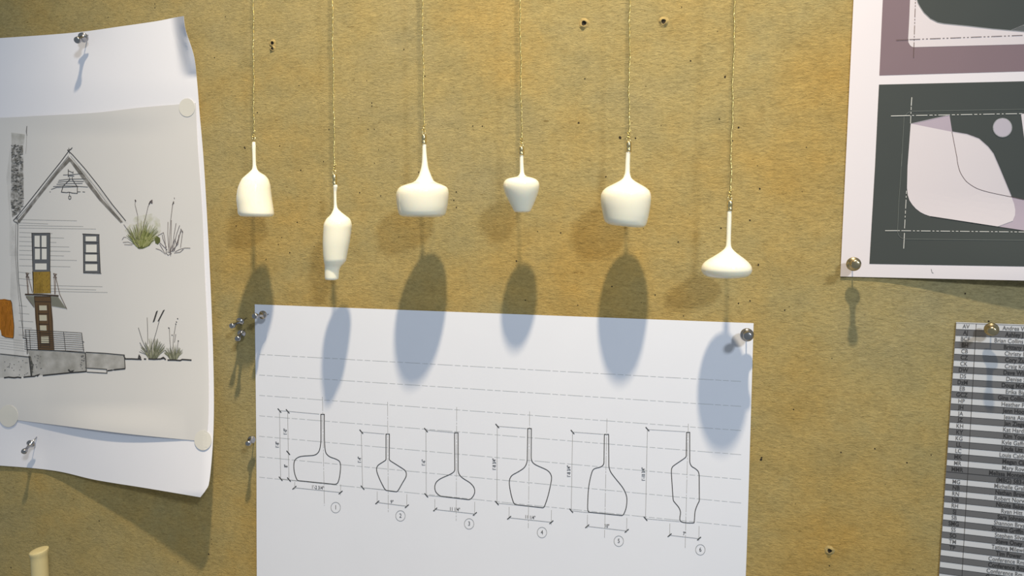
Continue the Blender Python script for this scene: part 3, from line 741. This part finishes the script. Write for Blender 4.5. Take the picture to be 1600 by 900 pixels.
g.stroke(B([(520,490),(1250,602)]), .6, ink('print_black', (30, 32, 34)))
for a in [A([(415,385),(435,362),(470,345),(1000,335),(1600,325)]), A([(400,400),(375,896)]), B([(296,0),(285,200),(270,400),(264,560),(262,610),(268,635),(285,655),(315,667),(1250,677)])]: g.stroke(a, .6, THIN)
g.stroke(A([(270,392),(430,388)]), 1.1, WL); g.dash(A([(430,388)])[0], (1680,176), 1.0, WL, (5,3,3,3,18,3))
g.stroke(A([(478,205),(472,290)]), 1.1, WL); g.dash(A([(472,300)])[0], A([(465,470)])[0], .9, WL, (5,3,3,3,12,3))
g.stroke(B([(165,602),(260,602)]), 1, WL); g.dash(B([(260,602)])[0], (1690,363.4), .95, WL, (4,2.5,15,3,3,3))
g.dash(B([(332,290)])[0], B([(316,600)])[0], .9, WL, (5,3,3,3,14,3)); g.stroke(B([(316,620),(310,742)]), 1, WL)
g.build('charcoal_panel', T, 'charcoal printed panel with pale rounded overlapping shapes and a circle')
g = Ink(h_post); g.stroke(cv(1300,200,2.813,[(436,620),(440,636),(446,638)]), .8, THIN); g.build('pencil_mark', T)

# ------------------------------------------------------------------ initials list
h_list = lambda px, py: .0009+.0003*math.sin(py*.02)**2
T = thing('initials_list', 'narrow striped list of initials and names pinned at the lower right edge', 'paper', W(1550, 520, 0))
LT = (1494.2, 504.7), (1690, 512.2), (1690, 1002), (1461, 995)
sheet('paper', ((1494, 503.2), (1690, 510.3), (1678, 1060), (1458.2, 1030)), h_list, 30, 60, M_LIST, T)
def RL(u, r):
    """list coordinates: u across 0..1, r in rows down"""
    y = 504.7+r*9.68 if r <= 25 else 746.7+(r-25)*9.31
    x = 1494.2-(y-504.7)*.0682
    sl = .038+(y-504.7)*.000243
    X = x+u*(186+26*(y-504.7)/391)
    return (X, y+(X-x)*sl)
ROWS = [("AV", "Andrea W", 0.39), ("AJ", "Ashley J", .415), ("BCF", "Brian Collins -", .325), ("BH", "Brittany H", .405), ("CB", "Christy B", .415), ("CZ", "Cory Zuke", .42), ("CK", "Craig Kos", .42), ("DW", "Dave Wils", .41), ("DS", "Denise S", .435), ("DzM", "Doug McKen", .40), ("EB", "Erika Big", .435),
 ("GCZ", "Gina Collins -", .375), ("HP", "Heather Po", .405), ("JH", "Jenn Hoov", .42), ("JA", "Jeana Ass", .43), ("JZ", "Jan Zieger", .435), ("KH", "Kat Hardin", .425), ("KY", "Kim Young", .43), ("KG", "Kyle Gaffne", .42), ("LL", "Linda Litt", .42), ("LC", "Louis Caldwe", .405), ("MK", "Megan Clair", .43), ("MR", "Mary Rowe", .43),
 ("MMR", "Melissa Monteith", .33), ("", "(MBG) 583-859", .39), ("MG", "Michelle Grab", .375), ("NB", "Nathan Brown", .385), ("RN", "Robert Norwoo", .38), ("NB", "Nicole Baker", .395), ("RH", "Ryan Hitt", .435), ("SJ", "Sara Johnson", .41), ("SB", "Shannon Bryan", .385), ("SMG", "Sheena Griffin", .37), ("SS", "Stephen Silva", .395), ("SO", "Steve Oney", .405), ("TM", "Tatiana Milewic", .375), ("TP", "Tim Power", .41),
 ("", "Conference Rm 1", .355), ("", "Conference Rm 1", .355), ("", "Conference Rm 2", .345), ("", "Conference Rm 2", .34), ("", "", .3)]
g = Ink(h_list)
GB = ink('band_grey', (98, 98, 102), noise=.05, nscale=60); TB = ink('list_text', (92, 92, 96)); TD = ink('list_text_dark', (44, 44, 48))
grey = [r for r in range(len(ROWS)) if (r % 2 == 1 and r < 24) or r == 24 or (r > 24 and r % 2 == 0)]
for r in grey:
    n = 10
    for i in range(n):
        g.fill([RL(i/n, r), RL((i+1)/n, r), RL((i+1)/n, r+1), RL(i/n, r+1)], GB, 30)
g.build('grey_bands', T)
g = Ink(h_list); g.layer = 2
for r in range(len(ROWS)+1): g.stroke([RL(u/6, r) for u in range(7)], .55 if r not in (24,) else .9, TD)
g.stroke([RL(.168, 0), RL(.168, 20), RL(.168, 42)], .75, TD); g.stroke([RL(0, 0), RL(0, 20), RL(0, 42)], .5, TB)
g.build('table_lines', T)
g = Ink(h_list); g.layer = 2
for r, (a, b, u) in enumerate(ROWS):
    dark = r in grey; m = TD if dark else TB
    p0, p1 = RL(.0, r+.5), RL(.3, r+.5); ux = (p1[0]-p0[0], p1[1]-p0[1])
    c = RL(.084, r+.52)
    if a: g.text(a, c, 9.2, m, ux=ux, up=(.06, -1), sx=.92, bold=.02 if dark else .004)
    if b: g.text(b, RL(u, r+.54), 9.6, m, ux=ux, up=(.06, -1), sx=.92, align='LEFT', bold=.025 if dark else .004)
g.build('list_text', T)

# ------------------------------------------------------------------ cream rod standing on the ledge, lower left
h = .045
c0 = W(60.8, 859.5, h); c1 = W(64.3, 930, h)
ax = (c0-c1).normalized()
rad = (W(73.3, 857, h)-W(48.3, 861, h)).length/2*.80
Lr = (c0.z-LEDGEZ)/ax.z; bot = c0-ax*Lr
n = 40; V = []; Fc = []
prof = [(0, .88, 0), (.004, .9, 0), (Lr*.5, .9, 0), (Lr-.0095, .90, .0), (Lr-.0065, .905, .05), (Lr-.0045, .94, .12), (Lr-.0028, .99, .2), (Lr-.0010, 1.01, .3), (Lr-.0002, .99, .32), (Lr+.0002, .9, .3), (Lr+.0003, .4, .14), (Lr+.0003, .02, .0)]
u = ax.cross(Vector((0, 1, 0))).normalized(); v = ax.cross(u)
for s_, r, tl in prof:
    for k in range(n):
        q = 2*math.pi*k/n
        p = bot+ax*s_+(u*math.cos(q)+v*math.sin(q))*rad*r
        p += ax*(tl*rad*.9*(p-c0).dot(Vector((.42, .5, 0)))/rad)
        if s_ == 0: p.z = LEDGEZ
        V.append(p)
for i in range(len(prof)-1):
    for k in range(n): Fc.append((i*n+k, i*n+(k+1) % n, (i+1)*n+(k+1) % n, (i+1)*n+k))
Fc.append(tuple(range(n))[::-1]); Fc.append(tuple((len(prof)-1)*n+k for k in range(n)))
o = mesh('rod', V, Fc, M_CREAM, smooth=True)
o['label'] = 'cream rod with a slightly flared slanted top, standing at the lower left below the sketch'; o['category'] = 'rod'

# ------------------------------------------------------------------ light
foot = CAM.x; zp = W(700, 310, .05).z
def look(o, tgt):
    o.rotation_euler = (Vector(tgt)-o.location).to_track_quat('-Z', 'Y').to_euler()
A_L = bpy.data.lights.new('ceiling_spot', 'SPOT'); a = bpy.data.objects.new('ceiling_spot', A_L); COL.objects.link(a)
A_L.energy = 128; A_L.color = (1, .82, .55); A_L.shadow_soft_size = .026; A_L.spot_size = math.radians(51); A_L.spot_blend = 1
a.location = (foot+.012, -.54, zp+1.19); look(a, (-.02, 0, zp+.13))
B_L = bpy.data.lights.new('cool_lamp', 'AREA'); b = bpy.data.objects.new('cool_lamp', B_L); COL.objects.link(b)
B_L.shape = 'DISK'; B_L.size = .17; B_L.energy = 13; B_L.color = (.87, .95, 1)
xb = W(980, 330, 0).x
b.location = (xb+.85, -1.30, zp+.65); look(b, (.1, 0, zp-.05))
w = bpy.data.worlds.new('room'); SC.world = w; w.use_nodes = True
w.node_tree.nodes['Background'].inputs[0].default_value = (.84, .94, 1, 1)
w.node_tree.nodes['Background'].inputs[1].default_value = .27
SC.view_settings.view_transform = 'Standard'; SC.view_settings.look = 'None'
SC.view_settings.exposure = 0; SC.view_settings.gamma = 1; SC.view_settings.use_curve_mapping = False
